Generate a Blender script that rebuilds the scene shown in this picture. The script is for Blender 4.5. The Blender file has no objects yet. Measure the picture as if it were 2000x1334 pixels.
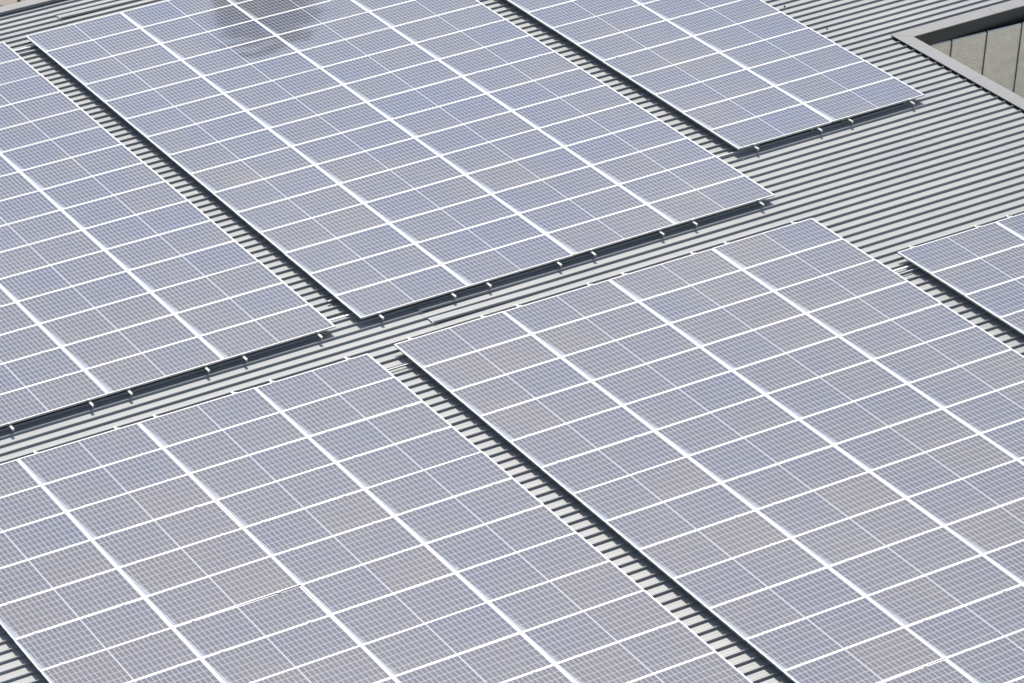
import bpy, math, random
from mathutils import Matrix, Vector
random.seed(7)
C = bpy.context.scene.collection

# ------------------------------------------------------------------ camera
R3 = ((0.86899064, -0.49291278, -0.04349999),
      (0.26635317, 0.39185662, 0.88062727),
      (-0.41702668, -0.77684321, 0.47180862))
CAM = (-23.64741255, -49.5893475, 28.74759965)
FPX = 6926.96659
cd = bpy.data.cameras.new('camera'); cam = bpy.data.objects.new('camera', cd); C.objects.link(cam)
cd.sensor_width = 36; cd.lens = FPX * 36 / 2000
cd.clip_start = 1; cd.clip_end = 4000
cam.matrix_world = Matrix.Translation(CAM) @ Matrix(R3).transposed().to_4x4()
bpy.context.scene.camera = cam

# ------------------------------------------------------------------ world, sun, exposure
SUN_EL, SUN_AZ = math.radians(49.0), math.radians(26.0)
w = bpy.data.worlds.new("World"); bpy.context.scene.world = w; w.use_nodes = True
nt = w.node_tree
sky = nt.nodes.new('ShaderNodeTexSky'); sky.sky_type = 'NISHITA'; sky.sun_disc = False
sky.sun_elevation = SUN_EL; sky.sun_rotation = SUN_AZ
sky.air_density = 1.0; sky.dust_density = 1.0; sky.ozone_density = 1.0
bg = nt.nodes['Background']; bg.inputs[1].default_value = 0.12
# thin drifting cloud veils (their soft mirror images show in the glass)
tcw = nt.nodes.new('ShaderNodeTexCoord'); mpw = nt.nodes.new('ShaderNodeMapping'); mpw.inputs['Scale'].default_value = (1, 1, 2.2)
nt.links.new(tcw.outputs['Generated'], mpw.inputs[0])
nw = nt.nodes.new('ShaderNodeTexNoise'); nw.inputs['Scale'].default_value = 7; nw.inputs['Detail'].default_value = 7; nw.inputs['Roughness'].default_value = .55
nt.links.new(mpw.outputs[0], nw.inputs['Vector'])
rw = nt.nodes.new('ShaderNodeValToRGB'); rw.color_ramp.elements[0].position = .50; rw.color_ramp.elements[1].position = .70
rw.color_ramp.elements[0].color = (0, 0, 0, 1); rw.color_ramp.elements[1].color = (.55, .55, .55, 1)
nt.links.new(nw.outputs['Fac'], rw.inputs[0])
mw = nt.nodes.new('ShaderNodeMix'); mw.data_type = 'RGBA'; mw.inputs[7].default_value = (10.5, 10.5, 10.8, 1)
nt.links.new(rw.outputs[0], mw.inputs[0]); nt.links.new(sky.outputs[0], mw.inputs[6]); nt.links.new(mw.outputs[2], bg.inputs[0])
sd = bpy.data.lights.new('sun', 'SUN'); sd.energy = 2.85; sd.angle = math.radians(0.53); sd.color = (1, 0.955, 0.885)
so = bpy.data.objects.new('sun', sd); C.objects.link(so)
sv = Vector((math.sin(SUN_AZ) * math.cos(SUN_EL), math.cos(SUN_AZ) * math.cos(SUN_EL), math.sin(SUN_EL)))
so.rotation_euler = sv.to_track_quat('Z', 'Y').to_euler(); so.location = (20, 40, 50)
vs = bpy.context.scene.view_settings
vs.view_transform = 'Standard'; vs.look = 'None'; vs.gamma = 1; vs.use_curve_mapping = False
vs.exposure = 0.0
bpy.context.scene.cycles.max_bounces = 6

def project(p):
    q = Vector(p) - Vector(CAM)
    y = [sum(R3[r][k] * q[k] for k in range(3)) for r in range(3)]
    return 1000 + FPX * y[0] / -y[2], 667 - FPX * y[1] / -y[2]

# ------------------------------------------------------------------ materials
class M:
    def __init__(s, name):
        s.m = bpy.data.materials.new(name); s.m.use_nodes = True
        s.t = s.m.node_tree; s.b = s.t.nodes['Principled BSDF']
    def n(s, kind, **kw):
        k = s.t.nodes.new(kind)
        for a, v in kw.items():
            if hasattr(k, a): setattr(k, a, v)
            else: k.inputs[a].default_value = v
        return k
    def l(s, a, b): s.t.links.new(a, b)
    def set(s, **kw):
        for a, v in kw.items():
            s.b.inputs[a.replace('_', ' ')].default_value = v
        return s
    def coord(s, which='Object', scale=(1, 1, 1), loc=None):
        tc = s.n('ShaderNodeTexCoord'); mp = s.n('ShaderNodeMapping')
        mp.inputs['Scale'].default_value = scale
        s.l(tc.outputs[which], mp.inputs[0]); return mp.outputs[0]
    def geo(s, scale=(1, 1, 1)):
        g = s.n('ShaderNodeNewGeometry'); mp = s.n('ShaderNodeMapping'); mp.inputs['Scale'].default_value = scale
        s.l(g.outputs['Position'], mp.inputs[0]); return mp.outputs[0]
    def noise(s, vec, scale, detail=4, rough=.55):
        k = s.n('ShaderNodeTexNoise'); k.inputs['Scale'].default_value = scale
        k.inputs['Detail'].default_value = detail; k.inputs['Roughness'].default_value = rough
        s.l(vec, k.inputs['Vector']); return k.outputs['Fac']
    def ramp(s, fac, stops):
        k = s.n('ShaderNodeValToRGB'); e = k.color_ramp.elements
        while len(e) < len(stops): e.new(.5)
        for i, (p, c) in enumerate(stops):
            e[i].position = p; e[i].color = (*c, 1) if len(c) == 3 else c
        s.l(fac, k.inputs[0]); return k.outputs[0]
    def math(s, op, a, b=None, c=None, clamp=False):
        k = s.n('ShaderNodeMath', operation=op, use_clamp=clamp)
        for i, v in enumerate((a, b, c)):
            if v is None: continue
            if isinstance(v, (int, float)): k.inputs[i].default_value = v
            else: s.l(v, k.inputs[i])
        return k.outputs[0]
    def mix(s, fac, a, b, blend='MIX'):
        k = s.n('ShaderNodeMix', data_type='RGBA', blend_type=blend)
        for i, v in ((0, fac), (6, a), (7, b)):
            if isinstance(v, (int, float)): k.inputs[i].default_value = v
            elif isinstance(v, tuple): k.inputs[i].default_value = (*v, 1) if len(v) == 3 else v
            else: s.l(v, k.inputs[i])
        return k.outputs[2]
    def bump(s, h, strength, dist):
        k = s.n('ShaderNodeBump'); k.inputs['Strength'].default_value = strength; k.inputs['Distance'].default_value = dist
        s.l(h, k.inputs['Height']); s.l(k.outputs[0], s.b.inputs['Normal'])

def rgb(m, c): m.b.inputs['Base Color'].default_value = (*c, 1)

GL_W, GL_H = 2.1486, 1.004        # module size
def glass_coat(m, rough=.16):
    m.set(Roughness=.55, Coat_Weight=1.0, Coat_IOR=1.95, Coat_Roughness=rough)
    m.b.inputs['Specular IOR Level'].default_value = .3

def cell_material():
    m = M('dusty_silicon_cell_glare'); glass_coat(m, .08)
    oi = m.n('ShaderNodeObjectInfo')
    pos = m.geo()
    n1 = m.math('ADD', m.math('MULTIPLY', m.noise(pos, .9, 3), .5), m.math('MULTIPLY', m.noise(pos, .22, 2), .5)); n2 = m.noise(pos, 55, 2, .6)
    # crystal grain tint, per cell flakes
    vo = m.n('ShaderNodeTexVoronoi'); vo.inputs['Scale'].default_value = 42; m.l(pos, vo.inputs['Vector'])
    base = m.ramp(n1, [(.36, (.040, .064, .144)), (.5, (.062, .071, .118)), (.66, (.104, .092, .094))])  # uneven dirt tone with soft cloud reflections painted into its blue patches
    # sky reflection gradient painted into the colour, warmer towards the near left arrays
    sy = m.n('ShaderNodeSeparateXYZ'); m.l(pos, sy.inputs[0])
    refl_grad = m.math('ADD', m.math('MULTIPLY_ADD', sy.outputs[1], -.07, .50), m.math('MULTIPLY', sy.outputs[0], -.035), clamp=True)
    base = m.mix(m.math('MULTIPLY', refl_grad, m.math('MULTIPLY_ADD', n1, .9, .15)), base, (.128, .116, .124))
    grain = m.mix(.10, base, vo.outputs['Color'], 'OVERLAY')
    # per module tint
    tint = m.ramp(oi.outputs['Random'], [(0, (.80, .90, 1.10)), (.5, (1, 1, 1)), (1, (1.16, 1.04, .92))])
    col = m.mix(1.0, grain, tint, 'MULTIPLY')
    # local position on the module (object origin at module corner)
    tc = m.n('ShaderNodeTexCoord'); sep = m.n('ShaderNodeSeparateXYZ'); m.l(tc.outputs['Object'], sep.inputs[0])
    x, y = sep.outputs[0], sep.outputs[1]
    # dust line washed towards the low long side
    wob = m.noise(pos, 5, 3)
    low = m.math('SUBTRACT', 1.0, m.math('DIVIDE', y, .30), clamp=True)
    low = m.math('MULTIPLY', m.math('MULTIPLY', low, low), m.math('MULTIPLY', wob, .55))
    col = m.mix(low, col, (.36, .33, .29))
    # pale bluish glare wedge painted into the colour beside the short left edge
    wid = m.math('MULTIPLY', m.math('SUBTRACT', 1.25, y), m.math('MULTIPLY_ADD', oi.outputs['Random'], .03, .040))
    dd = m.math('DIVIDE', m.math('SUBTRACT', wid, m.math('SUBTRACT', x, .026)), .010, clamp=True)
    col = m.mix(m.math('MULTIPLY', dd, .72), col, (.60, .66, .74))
    # bird droppings / specks
    v2 = m.n('ShaderNodeTexVoronoi'); v2.inputs['Scale'].default_value = .8
    m.l(pos, v2.inputs['Vector'])
    jit = m.math('ADD', v2.outputs['Distance'], m.math('MULTIPLY', n2, .02))
    sc = m.n('ShaderNodeSeparateColor'); m.l(v2.outputs['Color'], sc.inputs[0])
    sp = m.math('MULTIPLY', m.math('LESS_THAN', jit, m.math('MULTIPLY_ADD', sc.outputs[1], .016, .022)), m.math('GREATER_THAN', sc.outputs[0], .72))
    col = m.mix(m.math('MULTIPLY', sp, .8), col, (.72, .72, .68))
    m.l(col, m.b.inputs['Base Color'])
    # slight waviness of tempered glass
    wv = m.noise(m.geo(), 1.6, 2)
    m.l(m.math('MULTIPLY_ADD', wv, .03, .03), m.b.inputs['Coat Roughness'])
    cbp = m.n('ShaderNodeBump'); cbp.inputs['Strength'].default_value = 1.0; cbp.inputs['Distance'].default_value = .008
    m.l(m.noise(pos, 1.1, 1), cbp.inputs['Height']); m.l(cbp.outputs[0], m.b.inputs['Coat Normal'])
    return m.m

def backsheet_material():
    m = M('white_backsheet_under_glass'); glass_coat(m, .06)
    tc = m.n('ShaderNodeTexCoord'); sep = m.n('ShaderNodeSeparateXYZ'); m.l(tc.outputs['Object'], sep.inputs[0])
    n = m.noise(m.geo(), 3, 4)
    col = m.ramp(n, [(.3, (.66, .68, .72)), (.7, (.73, .73, .75))])
    m.l(col, m.b.inputs['Base Color'])
    return m.m

def alu(name, c=(.86, .86, .85), rough=.42, metal=.85):
    m = M(name); m.set(Metallic=metal, Roughness=rough)
    n = m.noise(m.geo((1, 1, 1)), 14, 4)
    col = m.ramp(n, [(.3, tuple(k * .9 for k in c)), (.7, c)])
    m.l(col, m.b.inputs['Base Color'])
    return m.m

def roof_material(name='coated_steel_sheet', k=1.0):
    m = M(name)
    oi = m.n('ShaderNodeObjectInfo')
    st = m.noise(m.geo((.25, 30, 1)), 1.6, 5, .6)       # rolling streaks along the sheet
    bl = m.noise(m.geo(), .55, 5)                        # washed dirt
    sp = m.noise(m.geo(), 60, 2)
    a = m.ramp(bl, [(.25, (.36 * k, .368 * k, .365 * k)), (.55, (.41 * k, .413 * k, .402 * k)), (.8, (.45 * k, .445 * k, .425 * k))])
    a = m.mix(m.math('MULTIPLY', m.ramp(st, [(.35, (0, 0, 0)), (.75, (1, 1, 1))]), .30), a, (.34, .345, .35))
    a = m.mix(m.ramp(sp, [(.74, (0, 0, 0)), (.8, (.4, .4, .4))]), a, (.25, .25, .25))
    t = m.ramp(oi.outputs['Random'], [(0, (.95, .955, .96)), (1, (1.03, 1.03, 1.02))])
    m.l(m.mix(1.0, a, t, 'MULTIPLY'), m.b.inputs['Base Color'])
    m.set(Metallic=.18)
    m.l(m.math('MULTIPLY_ADD', bl, .10, .45), m.b.inputs['Roughness'])
    m.bump(st, .12, .004)
    return m.m

def plain(name, c, rough=.7, metal=0, var=.15, scale=6):
    m = M(name); m.set(Roughness=rough, Metallic=metal)
    n = m.noise(m.geo(), scale, 5)
    col = m.ramp(n, [(.3, tuple(k * (1 - var) for k in c)), (.7, tuple(k * (1 + var) for k in c))])
    m.l(col, m.b.inputs['Base Color'])
    return m.m

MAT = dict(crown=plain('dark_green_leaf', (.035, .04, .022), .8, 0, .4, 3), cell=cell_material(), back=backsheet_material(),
           frame=alu('anodised_frame', (.78, .78, .76), .42, .8), rail=alu('mill_aluminium_rail', (.62, .62, .60), .36, .85),
           clamp=alu('clamp_metal', (.72, .72, .70), .45, .8),
           steel=plain('galvanised_foot', (.42, .42, .41), .5, .6),
           roof=roof_material(), flash=plain('grey_flashing_paint', (.275, .27, .262), .5, .15, .04, 2.5),
           dark=plain('dark_fascia_paint', (.016, .021, .021), .45), black=plain('black_joint', (.012, .012, .016), .6),
           bounce_terrace=plain('pale_bounce_membrane', (.86, .83, .77), .8, 0, .05), clad=plain('cream_corrugated_cladding', (.92, .86, .73), .55, 0, .06), wall=plain('grey_render_wall', (.45, .44, .42), .85),
           chimney=plain('dark_brick_stack', (.07, .06, .055), .9), bark=plain('brown_bark', (.14, .095, .06), .9, 0, .3, 20),
           leaf=plain('yellow_green_leaf', (.36, .34, .15), .6, 0, .35, 9), cable=plain('galvanised_tray', (.62, .63, .64), .42, .4, .06))

def paving():
    m = M('beige_paving'); 
    br = m.n('ShaderNodeTexBrick'); m.l(m.geo(), br.inputs['Vector'])
    br.inputs['Scale'].default_value = 1.0; br.inputs['Brick Width'].default_value = 1.2; br.inputs['Row Height'].default_value = .6
    br.inputs['Mortar Size'].default_value = .012
    br.inputs['Color1'].default_value = (.50, .42, .34, 1); br.inputs['Color2'].default_value = (.55, .46, .38, 1)
    br.inputs['Mortar'].default_value = (.27, .22, .18, 1)
    n = m.noise(m.geo(), .5, 6)
    m.l(m.mix(m.math('MULTIPLY', n, .5), br.outputs['Color'], (.40, .34, .29)), m.b.inputs['Base Color'])
    m.set(Roughness=.9)
    return m.m
MAT['paving'] = paving()

# ------------------------------------------------------------------ mesh helpers
class MB:
    def __init__(s): s.v = []; s.f = []
    def quad(s, a, b, c, d):
        n = len(s.v); s.v += [a, b, c, d]; s.f.append((n, n + 1, n + 2, n + 3))
    def box(s, x0, x1, y0, y1, z0, z1):
        n = len(s.v)
        s.v += [(x0, y0, z0), (x1, y0, z0), (x1, y1, z0), (x0, y1, z0), (x0, y0, z1), (x1, y0, z1), (x1, y1, z1), (x0, y1, z1)]
        s.f += [tuple(n + k for k in q) for q in ((0, 3, 2, 1), (4, 5, 6, 7), (0, 1, 5, 4), (1, 2, 6, 5), (2, 3, 7, 6), (3, 0, 4, 7))]
    def profile(s, pts, a0, a1, axis='x', close=False, cap=False):
        """extrude (p,z) profile along axis; p is the other horizontal axis"""
        n = len(s.v); k = len(pts)
        mk = (lambda a, p, z: (a, p, z)) if axis == 'x' else (lambda a, p, z: (p, a, z))
        for a in (a0, a1): s.v += [mk(a, p, z) for p, z in pts]
        for i in range(k if close else k - 1):
            j = (i + 1) % k
            s.f.append((n + i, n + k + i, n + k + j, n + j) if axis == 'x' else (n + i, n + j, n + k + j, n + k + i))
        if cap:
            s.f.append(tuple(n + i for i in range(k))); s.f.append(tuple(n + k + i for i in reversed(range(k))))
    def tube(s, pts, r, sides=8):
        n = len(s.v)
        for i, p in enumerate(pts):
            p = Vector(p); q = Vector(pts[min(i + 1, len(pts) - 1)]); o = Vector(pts[max(i - 1, 0)])
            d = (q - o).normalized(); a = d.orthogonal().normalized(); b = d.cross(a)
            rr = r[i] if isinstance(r, (list, tuple)) else r
            for k in range(sides):
                t = 2 * math.pi * k / sides; s.v.append(tuple(p + a * math.cos(t) * rr + b * math.sin(t) * rr))
        for i in range(len(pts) - 1):
            for k in range(sides):
                a = n + i * sides + k; b = n + i * sides + (k + 1) % sides
                s.f.append((a, b, b + sides, a + sides))
        s.f.append(tuple(n + k for k in reversed(range(sides)))); e = n + (len(pts) - 1) * sides
        s.f.append(tuple(e + k for k in range(sides)))
    def mesh(s, name, mat):
        me = bpy.data.meshes.new(name); me.from_pydata(s.v, [], s.f); me.materials.append(MAT[mat]); me.update(); return me

def link(name, data, parent=None, loc=(0, 0, 0), rz=0.0):
    o = bpy.data.objects.new(name, data); C.objects.link(o); o.parent = parent
    o.location = loc; o.rotation_euler = (0, 0, rz); return o
def tag(o, label=None, cat=None, group=None, kind=None):
    if label: o['label'] = label
    if cat: o['category'] = cat
    if group: o['group'] = group
    if kind: o['kind'] = kind
    return o

# ------------------------------------------------------------------ ground
g = MB(); g.quad((-900, -900, 0), (900, -900, 0), (900, 900, 0), (-900, 900, 0))
tag(link('ground', g.mesh('ground', 'paving'), None, (0, 0, -9.0)), kind='structure')

# ------------------------------------------------------------------ roof: every pan with its standing rib is a sheet
PAN, RIB = -0.172, 0.041
PITCH, RIB0, ROT = 0.2545, -0.139, 0.0026
TOP = PAN + RIB
U_W, U_E, U_E2 = -15.0, 25.0, 15.05
HU0, HV1, HV0 = 14.75, 5.05, -2.05        # hatch outer edges
HI_U, HI_V = 15.07, 4.70                  # hatch inner edges
roof = link('roof', None); tag(roof, kind='structure')
def sheet_mesh(L):
    b = MB(); P = PITCH
    # profile from the front foot of this rib to the front foot of the next one
    pts = [(0, 0), (.002, RIB - .002), (.004, RIB), (.0155, RIB), (.0175, RIB - .002), (.020, 0.0008),
           (.085, .0004), (.088, .0016), (.094, .0016), (.097, .0004), (.160, .0004), (.163, .0016), (.169, .0016), (.172, .0004), (P - .0002, 0)]
    b.profile(pts, 0, L)
    # sheet thickness shown at its west end (the exposed lap edge)
    n = len(b.v)
    b.v += [(0, p, z) for p, z in pts] + [(0, p, z - .004) for p, z in pts]
    k = len(pts)
    for i in range(k - 1): b.f.append((n + i, n + i + 1, n + k + i + 1, n + k + i))
    return b.mesh('roof_sheet', 'roof')
cache = {}
def sheet(k, u0, u1, dz=0.0):
    L = round(u1 - u0, 3)
    if L not in cache: cache[L] = sheet_mesh(L)
    v = RIB0 + PITCH * k + ROT * (u0 - 9)
    return link('roof_sheet', cache[L], roof, (u0, v, PAN + dz), ROT)
k_top = int((16.82 - RIB0) / PITCH)
k_bot = -76
for k in range(k_bot, k_top + 1):
    v = RIB0 + PITCH * k
    east = HU0 if HV0 - .05 < v < HV1 - .12 else (U_E if v > 0 else U_E2)
    if v < -1.5:
        sheet(k, U_W, east)
        continue
    lap1 = 1.09
    lap2 = 12.58 if (0 <= v < 2.6) else (13.56 if v < 0 else 12.58)
    lift = .0035
    sheet(k, U_W, lap1 + .05, 0)
    if k in (0, -2, 63):                                        # a sprung lap: its end stands proud and settles within two metres
        end = sheet(k, lap1, lap1 + 2.4, .024); end.rotation_euler[1] = .0205 / 2.4
        sheet(k, lap1 + 2.39, lap2 + .05, lift - .001)
    else:
        sheet(k, lap1, lap2 + .05, lift)
    sheet(k, lap2, east, .0058)

def strip(name, pts, a0, a1, axis, mat, parent, cap=True):
    b = MB(); b.profile(pts, a0, a1, axis, close=True, cap=cap); return link(name, b.mesh(name, mat), parent)
# verge flashing along the far edge
ve = 16.84
for i, (a, b_) in enumerate(((U_W, -7.9), (-7.9, -1.9), (-1.9, 4.1), (4.1, 10.1), (10.1, 16.1), (16.1, U_E))):
    z = PAN + .085
    strip('verge_flashing', [(ve, PAN + .02), (ve, z), (ve + .30, z + .004), (ve + .30, z - .30), (ve + .29, z - .30), (ve + .29, z - .01), (ve + .01, z - .01)], a + .002, b_ - .002, 'x', 'flash', roof)
# the building body below
bd = link('building_wall', None); tag(bd, kind='structure')
wb = MB()
wb.box(U_W, U_E, 16.95, 17.10, -9, -.2); wb.box(U_W, U_W + .2, -19.4, 16.9, -9, -.2)
wb.box(U_W, U_E, -19.6, -19.42, -9, -.2); wb.box(U_E2 - .2, U_E2, -19.4, HV0, -9, -.2); wb.box(U_E - .2, U_E, 5.2, 16.9, -9, -.2)
link('wall', wb.mesh('wall', 'wall'), bd)

# ------------------------------------------------------------------ roof opening at the upper right
ho = link('roof_opening', None, None, (HU0, HV1, 0))
tag(ho, 'rectangular opening in the ribbed roof framed by flat grey flashing', 'roof opening')
def rel(bm):  # child coordinates are relative to the opening's origin
    bm.v = [(x - HU0, y - HV1, z) for x, y, z in bm.v]; return bm
zt = TOP + .035
def hpart(name, bm, mat): return link(name, rel(bm).mesh(name, mat), ho)
HU1 = U_E
# near-side strip (runs away from the viewer), mitred at the corner
def prism(poly, z0, z1):
    b = MB(); n = len(poly); b.v = [(x, y, z0) for x, y in poly] + [(x, y, z1) for x, y in poly]
    b.f = [tuple(reversed(range(n))), tuple(range(n, 2 * n))] + [(i, (i + 1) % n, n + (i + 1) % n, n + i) for i in range(n)]
    return b
tip_u, tip_v = HU0 - .0, HV1
hpart('flashing', prism([(HU0, 2.305), (HI_U, 2.305), (HI_U, HI_V), (HU0, HV1)], zt - .012, zt), 'flash')
hpart('flashing', prism([(HU0, HV0), (HI_U, HV0), (HI_U, 2.300), (HU0, 2.300)], zt - .012, zt), 'flash')
hpart('flashing', prism([(HU0 + .003, HV1), (HI_U + .002, HI_V + .0), (17.15, HI_V), (17.15, HV1)], zt - .013, zt + .0015), 'flash')
hpart('flashing', prism([(17.155, HI_V), (HU1, HI_V), (HU1, HV1), (17.155, HV1)], zt - .013, zt + .0015), 'flash')
hpart('curb_upstand', prism([(HU0 + .012, HV0), (HU0 + .03, HV0), (HU0 + .03, HV1 - .03), (HU0 + .012, HV1 - .03)], PAN - .02, zt - .013), 'black')
hpart('curb_upstand', prism([(HU0 + .012, HV1 - .03), (HU1, HV1 - .03), (HU1, HV1 - .012), (HU0 + .012, HV1 - .012)], PAN - .02, zt - .014), 'flash')
# screws on the flashing
for sx, sy in ((15.35, 4.86), (16.02, 4.93), (16.86, 4.92), (14.93, 4.68), (14.90, 3.0), (14.86, 4.90), (15.02, 4.98), (17.06, 4.9), (14.9, 1.9)):
    b = MB(); b.tube([(sx, sy, zt), (sx, sy, zt + .005)], .012, 8); hpart('screw', b, 'steel')
# dark fascia and the inner faces
b = MB(); b.box(HI_U, HU1, HI_V - .0, HI_V + .03, -.46, zt - .014); hpart('fascia', b, 'dark')
b = MB(); b.box(HI_U - .03, HI_U, HV0, HI_V, -3.2, zt - .013); hpart('side_lining', b, 'clad')
# corrugated wall inside the opening (sits a little back and leans)
s_dir = Vector((math.cos(math.radians(-4)), math.sin(math.radians(-4)), 0)); j_dir = Vector((.011, .16, -1.0))
orig = Vector((HI_U - .2, HI_V + .035, -.40))
nrm = s_dir.cross(j_dir).normalized()
if nrm.y > 0: nrm = -nrm
def corr_mesh(width, depth=2.9, pitch=.047, amp=.024):
    b = MB(); rows = int(depth / pitch); sub = 4; vs_ = []
    prof = [(0, -1), (.18, .3), (.38, 1), (.72, .75), (.93, -.6)]
    t = []
    for r in range(rows):
        for p, h in prof: t.append(((r + p) * pitch, h * amp))
    for sx in (0, width):
        for d, h in t:
            b.v.append(tuple(s_dir * sx + j_dir * d + nrm * h))
    k = len(t)
    for i in range(k - 1): b.f.append((i, i + 1, k + i + 1, k + i))
    return b
PW = .845
cm = corr_mesh(PW - .035).mesh('cladding_panel', 'clad')
off0 = .30                              # first joint
for i in range(-1, 11):
    o_ = orig + s_dir * (off0 + i * PW + .0)
    link('cladding_panel', cm, ho, (o_.x - HU0, o_.y - HV1, o_.z))
    if i > 8: break
    b = MB(); q = o_ - s_dir * .018 + nrm * .002
    A_, B_ = q - s_dir * .018, q + s_dir * .018
    b.quad(tuple(A_), tuple(B_), tuple(B_ + j_dir * 2.9), tuple(A_ + j_dir * 2.9)); 
    for d in range(0, 61):              # toothed closure edge
        c0 = A_ + j_dir * (d * .047) + nrm * .008
        b.quad(tuple(c0 - s_dir * .012), tuple(c0), tuple(c0 + j_dir * .019), tuple(c0 - s_dir * .012 + j_dir * .019))
    hpart('joint_strip', b, 'black')
tb = MB(); tb.box(HI_U, 48, -26, HI_V + 1.2, -3.3, -3.2)  # unseen floor, added wide and near white to bounce sun onto the cladding
tag(link('bounce_terrace', tb.mesh('bounce_terrace', 'bounce_terrace'), None), kind='structure')

# ------------------------------------------------------------------ solar arrays
A_, B_ = 2.1586, 1.01
ZT = 0.0
FR = .035
ARR = {  # name: u0, v0, columns, rows, direction, description
 'upper left': (-9.139, -.026, range(0, 4), 15, +1),
 'upper middle': (0.0, 0.0, range(0, 4), 15, +1),
 'upper right': (9.158, 2.071, range(0, 2), 13, +1),
 'lower left': (-9.135, -1.228, range(0, 4), 17, -1),
 'lower middle': (0.019, -1.199, range(0, 4), 17, -1),
 'lower right': (9.136, -3.196, range(0, 3), 13, -1),
}
ORD = ['first', 'second', 'third', 'fourth', 'fifth', 'sixth', 'seventh', 'eighth', 'ninth', 'tenth', 'eleventh', 'twelfth', 'thirteenth', 'fourteenth', 'fifteenth', 'sixteenth', 'seventeenth']
# module meshes, origin at the lower-left top corner of the module
def frame_mesh():
    b = MB(); W, H, l, t = GL_W, GL_H, .012, .0015
    x0, y0 = 0, 0
    outer = [(0, 0), (W, 0), (W, H), (0, H)]; inner = [(l, l), (W - l, l), (W - l, H - l), (l, H - l)]
    c = .001
    oc = [(c, c), (W - c, c), (W - c, H - c), (c, H - c)]
    n = 0
    rings = [(outer, -FR), (outer, -c), (oc, 0), (inner, 0), (inner, -.006)]
    for r, z in rings: b.v += [(x, y, z) for x, y in r]
    for r in range(len(rings) - 1):
        for i in range(4):
            j = (i + 1) % 4; b.f.append((r * 4 + i, r * 4 + j, (r + 1) * 4 + j, (r + 1) * 4 + i))
    # bottom lip
    lip = [(.03, .03), (W - .03, .03), (W - .03, H - .03), (.03, H - .03)]
    m0 = len(b.v); b.v += [(x, y, -FR) for x, y in outer] + [(x, y, -FR) for x, y in lip]
    for i in range(4):
        j = (i + 1) % 4; b.f.append((m0 + j, m0 + i, m0 + 4 + i, m0 + 4 + j))
    return b.mesh('frame', 'frame')
def glass_mesh():
    b = MB(); W, H, l = GL_W, GL_H, .012
    b.box(l - .002, W - l + .002, l - .002, H - l + .002, -.0055, -.0018)
    return b.mesh('glass', 'back')
CX0, CPX, CW = .0265, .0801, .0705
MIDGAP = .0180
CY0, CPY, CH = .0205, .1611, .1505
def cells_mesh(half):
    b = MB(); z = -.0014
    for i in range(13):
        x = CX0 + (i + 13 * half) * CPX + half * MIDGAP
        for j in range(6):
            y = CY0 + j * CPY; c = .004
            n = len(b.v)
            b.v += [(x, y, z), (x + CW, y, z), (x + CW, y + CH, z), (x, y + CH, z)]; b.f.append((n, n + 1, n + 2, n + 3))
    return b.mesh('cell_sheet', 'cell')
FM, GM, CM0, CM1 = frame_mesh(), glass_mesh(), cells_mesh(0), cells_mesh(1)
from_left = {'upper left': 'from its right', 'lower left': 'from its right'}
def in_view(u0, v0, m=60):
    xs = [project((u, v, 0)) for u in (u0, u0 + GL_W) for v in (v0, v0 + GL_H)]
    return (max(p[0] for p in xs) > -m and min(p[0] for p in xs) < 2000 + m and max(p[1] for p in xs) > -m and min(p[1] for p in xs) < 1334 + m)
count = 0
ARR_ROWS = {}
for name, (u0, v0, cols, rows, dr) in ARR.items():
    for i in cols:
        for r in range(rows):
            u = u0 + i * A_ + .005; v = (v0 + r * B_ if dr > 0 else v0 - (r + 1) * B_) + .003
            if not in_view(u, v): continue
            count += 1
            jz = random.uniform(-.0015, .0015)
            t = link('solar_panel', None, None, (u + random.uniform(-.0015, .0015), v + random.uniform(-.001, .001), ZT + jz), 0)
            t.rotation_euler = (random.gauss(0, .0022), random.gauss(0, .0016), random.gauss(0, .0004))
            if name in from_left: col = ORD[max(cols) - i] + ' column from right'
            else: col = ORD[i] + ' column from left'
            row = ORD[r] + ' row from ' + ('front' if dr > 0 else 'back')
            tag(t, f'solar panel in the {name} array, {row}, {col}', 'solar panel', f'solar panels of the {name} array')
            for nm, me in (('frame', FM), ('glass', GM), ('cell_sheet', CM0), ('cell_sheet', CM1)):
                link(nm, me, t)
            ARR_ROWS.setdefault((name, i), []).append((u, v))
print('panels', count)

# ------------------------------------------------------------------ rails with clamps and feet
def rail_mesh(L):
    b = MB(); h = .040; w_ = .038
    prof = [(-w_ / 2, 0), (w_ / 2, 0), (w_ / 2, h), (.006, h), (.006, h - .012), (-.006, h - .012), (-.006, h), (-w_ / 2, h)]
    b.profile([(p, z) for p, z in prof], 0, L, 'y', close=True, cap=False)
    n = len(b.v)  # end faces as quads
    for y in (0, L):
        b.quad((-w_ / 2, y, 0), (w_ / 2, y, 0), (w_ / 2, y, h - .012), (-w_ / 2, y, h - .012))
        b.quad((-w_ / 2, y, h - .012), (-.006, y, h - .012), (-.006, y, h), (-w_ / 2, y, h))
        b.quad((.006, y, h - .012), (w_ / 2, y, h - .012), (w_ / 2, y, h), (.006, y, h))
    return b.mesh('mounting_rail', 'rail')
cb = MB(); cb.box(-.025, .025, -.016, .016, .0, .004); cb.box(-.008, .008, -.006, .006, .004, .009); CLAMP = cb.mesh('clamp', 'clamp')
eb = MB(); eb.box(-.022, .022, -.012, .014, .0, .004); eb.box(-.022, .022, -.016, -.012, -.035, .004); eb.box(-.007, .007, -.004, .008, .004, .009); ECLAMP = eb.mesh('end_clamp', 'clamp')
fb = MB(); zf = TOP + .001
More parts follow.
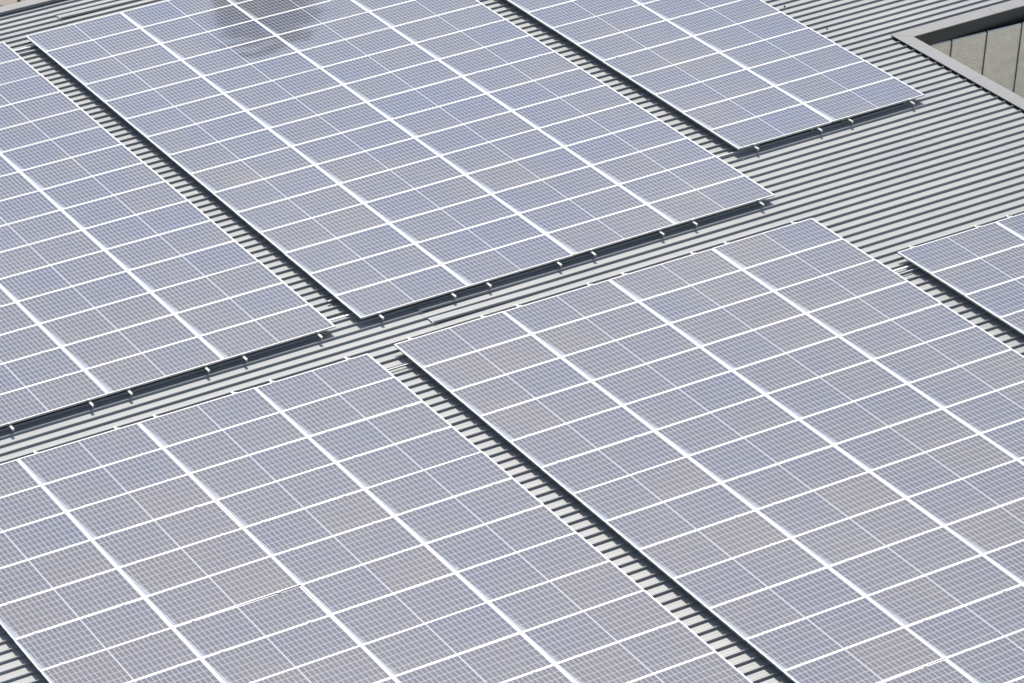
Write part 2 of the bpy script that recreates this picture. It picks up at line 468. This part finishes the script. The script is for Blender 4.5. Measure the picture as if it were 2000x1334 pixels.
fb.box(-.075, -.021, -.012, .030, -.045, .035 - .0); fb.box(-.085, .015, -.020, .040, -.058, -.046); fb.box(-.085, -.075, -.02, .04, -.075, -.02)
FOOT = fb.mesh('foot', 'steel')
RZ = ZT - FR - .0405
nr = 0
for name, (u0, v0, cols, rows, dr) in ARR.items():
    for i in cols:
        if (name, i) not in ARR_ROWS: continue
        for off in (.355, 1.800):
            ur = u0 + i * A_ + off
            if dr > 0: ya, yb = v0 - .165, v0 + rows * B_ + .05
            else: ya, yb = v0 - rows * B_ - .05, v0 + .155
            t = link('mounting_rail', rail_mesh(yb - ya), None, (ur, ya, RZ))
            nr += 1
            side = 'left' if off < 1 else 'right'
            cn = (ORD[max(cols) - i] + ' panel column from right') if name in from_left else (ORD[i] + ' panel column from left')
            tag(t, f'aluminium rail under the {side} half of the {cn}, {name} array', 'mounting rail', f'mounting rails of the {name} array')
            vlist = sorted(v for _, v in ARR_ROWS[(name, i)])
            for v in vlist:
                yv = v - .003
                if dr > 0 and abs(yv - v0) < .02:
                    link('end_clamp', ECLAMP, t, (0, yv - ya + .001, -RZ + .0005)); continue
                link('clamp', CLAMP, t, (random.uniform(-.01, .01), yv - ya, -RZ + .0005))
            if vlist and dr < 0 and abs(vlist[-1] + B_ - v0) < .02:
                link('end_clamp', ECLAMP, t, (0, yb - ya - .155, -RZ + .0005), math.pi)
            # feet stand on the ribs
            k0 = math.ceil((ya + (.04 if name == 'upper right' else .3) - RIB0 - ROT * (ur - 9)) / PITCH); k = k0
            while True:
                yv = RIB0 + ROT * (ur - 9) + PITCH * k + .0
                if yv > yb: break
                if any(abs(yv - q) < 3 for q in vlist):
                    link('foot', FOOT, t, (0, yv - ya, 0.0))
                k += 5
print('rails', nr)

# ------------------------------------------------------------------ cable trays crossing the gaps between arrays
def tray(u0, u1, v, z, wd, label):
    b = MB(); b.profile([(0, .010), (wd, .010), (wd, .012), (0, .012)], 0, u1 - u0, 'x', close=True, cap=True)
    b.box(0, u1 - u0, -.001, .001, -.006, .0125); b.box(0, u1 - u0, wd - .001, wd + .001, -.006, .0125)
    o = link('cable_tray', b.mesh('cable_tray', 'cable'), None, (u0, v, z))
    tag(o, label, 'cable tray', 'cable trays crossing the gaps')
zc = TOP + .008
tray(-1.0, .7, .40, zc, .040, 'thin bright tray crossing the gap at the front of the upper middle array')
tray(-1.0, .7, 14.80, zc, .035, 'pale tray in the far upper gap, nearer the verge of a pair')
tray(-1.0, .3, 14.60, zc, .022, 'thinner pale tray in the far upper gap, closer to the viewer')
tray(8.2, 9.7, 2.17, zc, .022, 'narrow bright strip at the front corner of the upper right array')
tray(8.2, 9.7, -3.60, zc, .045, 'bright tray at the back corner of the lower right array')
tray(8.2, 9.25, -3.74, zc, .014, 'thin bright cable cover beside the tray near the lower right array')
tray(-1.0, .25, -1.77, zc, .018, 'thin bright tray at the back corner of the lower middle array')
# small upright lap end by the upper right array
b = MB(); b.box(0, .012, 0, .23, 0, .020); o = link('lap_closure', b.mesh('lap_closure', 'rail'), None, (9.14, 1.87, PAN + .002))
tag(o, 'small bright upright strip on the pan by the upper right array corner', 'closure strip')
# grey plastic offcut caught in the gap
b = MB(); random.seed(3)
for q in range(5):
    x = q * .035; b.box(x, x + .045, -.012 + random.uniform(-.01, .01), .02 + random.uniform(-.01, .012), random.uniform(0, .01), .018 + random.uniform(0, .02))
o = link('debris', b.mesh('debris', 'steel'), None, (-.11, 1.06, TOP + .001), .15)
tag(o, 'crumpled grey scrap lying in the gap beside the upper middle array', 'debris')

# ------------------------------------------------------------------ beyond the roof
def tree(loc, h, lean, label, leafy=True, r0=.05):
    t = link('tree', None, None, loc); tag(t, label, 'tree')
    b = MB(); pts = [(lean * k / 5 * h * .3, 0, h * k / 5) for k in range(6)]
    b.tube(pts, [r0 * (1 - .12 * k) for k in range(6)], 9)
    for q in range(6):
        a = q * 2.4; z0 = h * (.55 + .07 * q); x0 = lean * h * .3 * z0 / h
        b.tube([(x0, 0, z0), (x0 + math.cos(a) * .5, math.sin(a) * .5, z0 + .5), (x0 + math.cos(a) * .9, math.sin(a) * .9, z0 + 1.1)], [.03, .02, .008], 6)
    link('trunk', b.mesh('trunk', 'bark'), t)
    b = MB()
    for q in range(1500):
        a = random.uniform(0, 6.283); zz = random.uniform(-1, 1); rr = random.uniform(.5, 1) ** .5 * (1.3 + .3 * math.sin(a * 3))
        c = Vector((math.cos(a) * rr * math.sqrt(1 - zz * zz) + lean * h * .3, math.sin(a) * rr * math.sqrt(1 - zz * zz), h + .3 + zz * 1.4))
        d = Vector((random.gauss(0, 1), random.gauss(0, 1), random.gauss(0, 1))).normalized(); e = d.orthogonal().normalized(); s_ = random.uniform(.05, .1)
        b.quad(tuple(c - d * s_), tuple(c + e * s_ * .5), tuple(c + d * s_), tuple(c - e * s_ * .5))
    link('crown', b.mesh('crown', 'leaf'), t)
random.seed(11)
tree((8.13, 37.60, -9), 3.2, .0, 'slim brown trunk on the paving beyond the far roof edge, right of two')
tree((7.46, 37.75, -9), 3.4, .25, 'leaning brown trunk on the paving at the extreme upper left corner', r0=.06)
def bush(loc, r, n, label, name='bush'):
    b = MB()
    for q in range(n):
        v = Vector((random.gauss(0, 1), random.gauss(0, 1), abs(random.gauss(0, 1)))).normalized() * r * random.uniform(.4, 1)
        d = Vector((random.gauss(0, 1), random.gauss(0, 1), random.gauss(0, 1))).normalized(); e = d.orthogonal().normalized(); s_ = random.uniform(.03, .06)
        b.quad(tuple(v - d * s_), tuple(v + e * s_ * .5), tuple(v + d * s_), tuple(v - e * s_ * .5))
    o = link(name, b.mesh(name, 'leaf'), None, loc); tag(o, label, 'bush')
bush((7.50, 37.42, -9), .17, 160, 'small yellow-green tuft on the paving past the upper left roof corner')
bush((16.92, 2.76, -.93), .42, 500, 'yellow-green shrub tip showing in the roof opening at the right edge')

# tall dark tree behind the building (seen mirrored in the upper middle panels)
random.seed(5)
tt = link('tree', None, None, (23.4, 55.2, -9)); tag(tt, 'tall dense dark tree behind the roof, mirrored as a dark patch in the panels', 'tree')
b = MB(); b.tube([(0, 0, 0), (.1, 0, 8), (0, .1, 16), (0, 0, 25)], [.42, .34, .24, .08], 10)
for q in range(14):
    a = q * 2.4; z0 = 17 + q * .75; l_ = 1.7 - .05 * q
    b.tube([(0, 0, z0), (math.cos(a) * l_ * .6, math.sin(a) * l_ * .6, z0 + .6), (math.cos(a) * l_, math.sin(a) * l_, z0 + 1.4)], [.09, .06, .02], 6)
link('trunk', b.mesh('trunk', 'bark'), tt)
b = MB()
for q in range(12000):
    zz = random.uniform(-1, 1); a = random.uniform(0, 6.283)
    rad = (random.uniform(0, 1) ** .4) * (1 - zz * zz) ** .32 * (2.3 + .35 * math.sin(3 * a + 5 * zz) + .2 * math.sin(9 * zz))
    c = Vector((math.cos(a) * rad, math.sin(a) * rad, 24.0 + zz * 5.2))
    d = Vector((random.gauss(0, 1), random.gauss(0, 1), random.gauss(0, 1))).normalized(); e = d.orthogonal().normalized(); s_ = random.uniform(.12, .24)
    b.quad(tuple(c - d * s_), tuple(c + e * s_ * .6), tuple(c + d * s_), tuple(c - e * s_ * .6))
link('crown', b.mesh('crown', 'crown'), tt)
# a few things lying about on the sheets
for (x, y, sx, sy, h, lab) in ((13.86, 7.62, .05, .03, .012, 'dark leaf scrap on the roof sheets close to the upper right array'),
                               (13.93, 6.14, .03, .02, .01, 'tiny dark chip on the roof between the upper right array and the opening')):
    b = MB(); b.tube([(0, 0, 0), (sx * .5, sy * .4, h), (sx, sy, .002)], [.010, .016, .006], 6)
    o = link('debris', b.mesh('debris', 'black'), None, (x, y, PAN + .014)); tag(o, lab, 'debris')
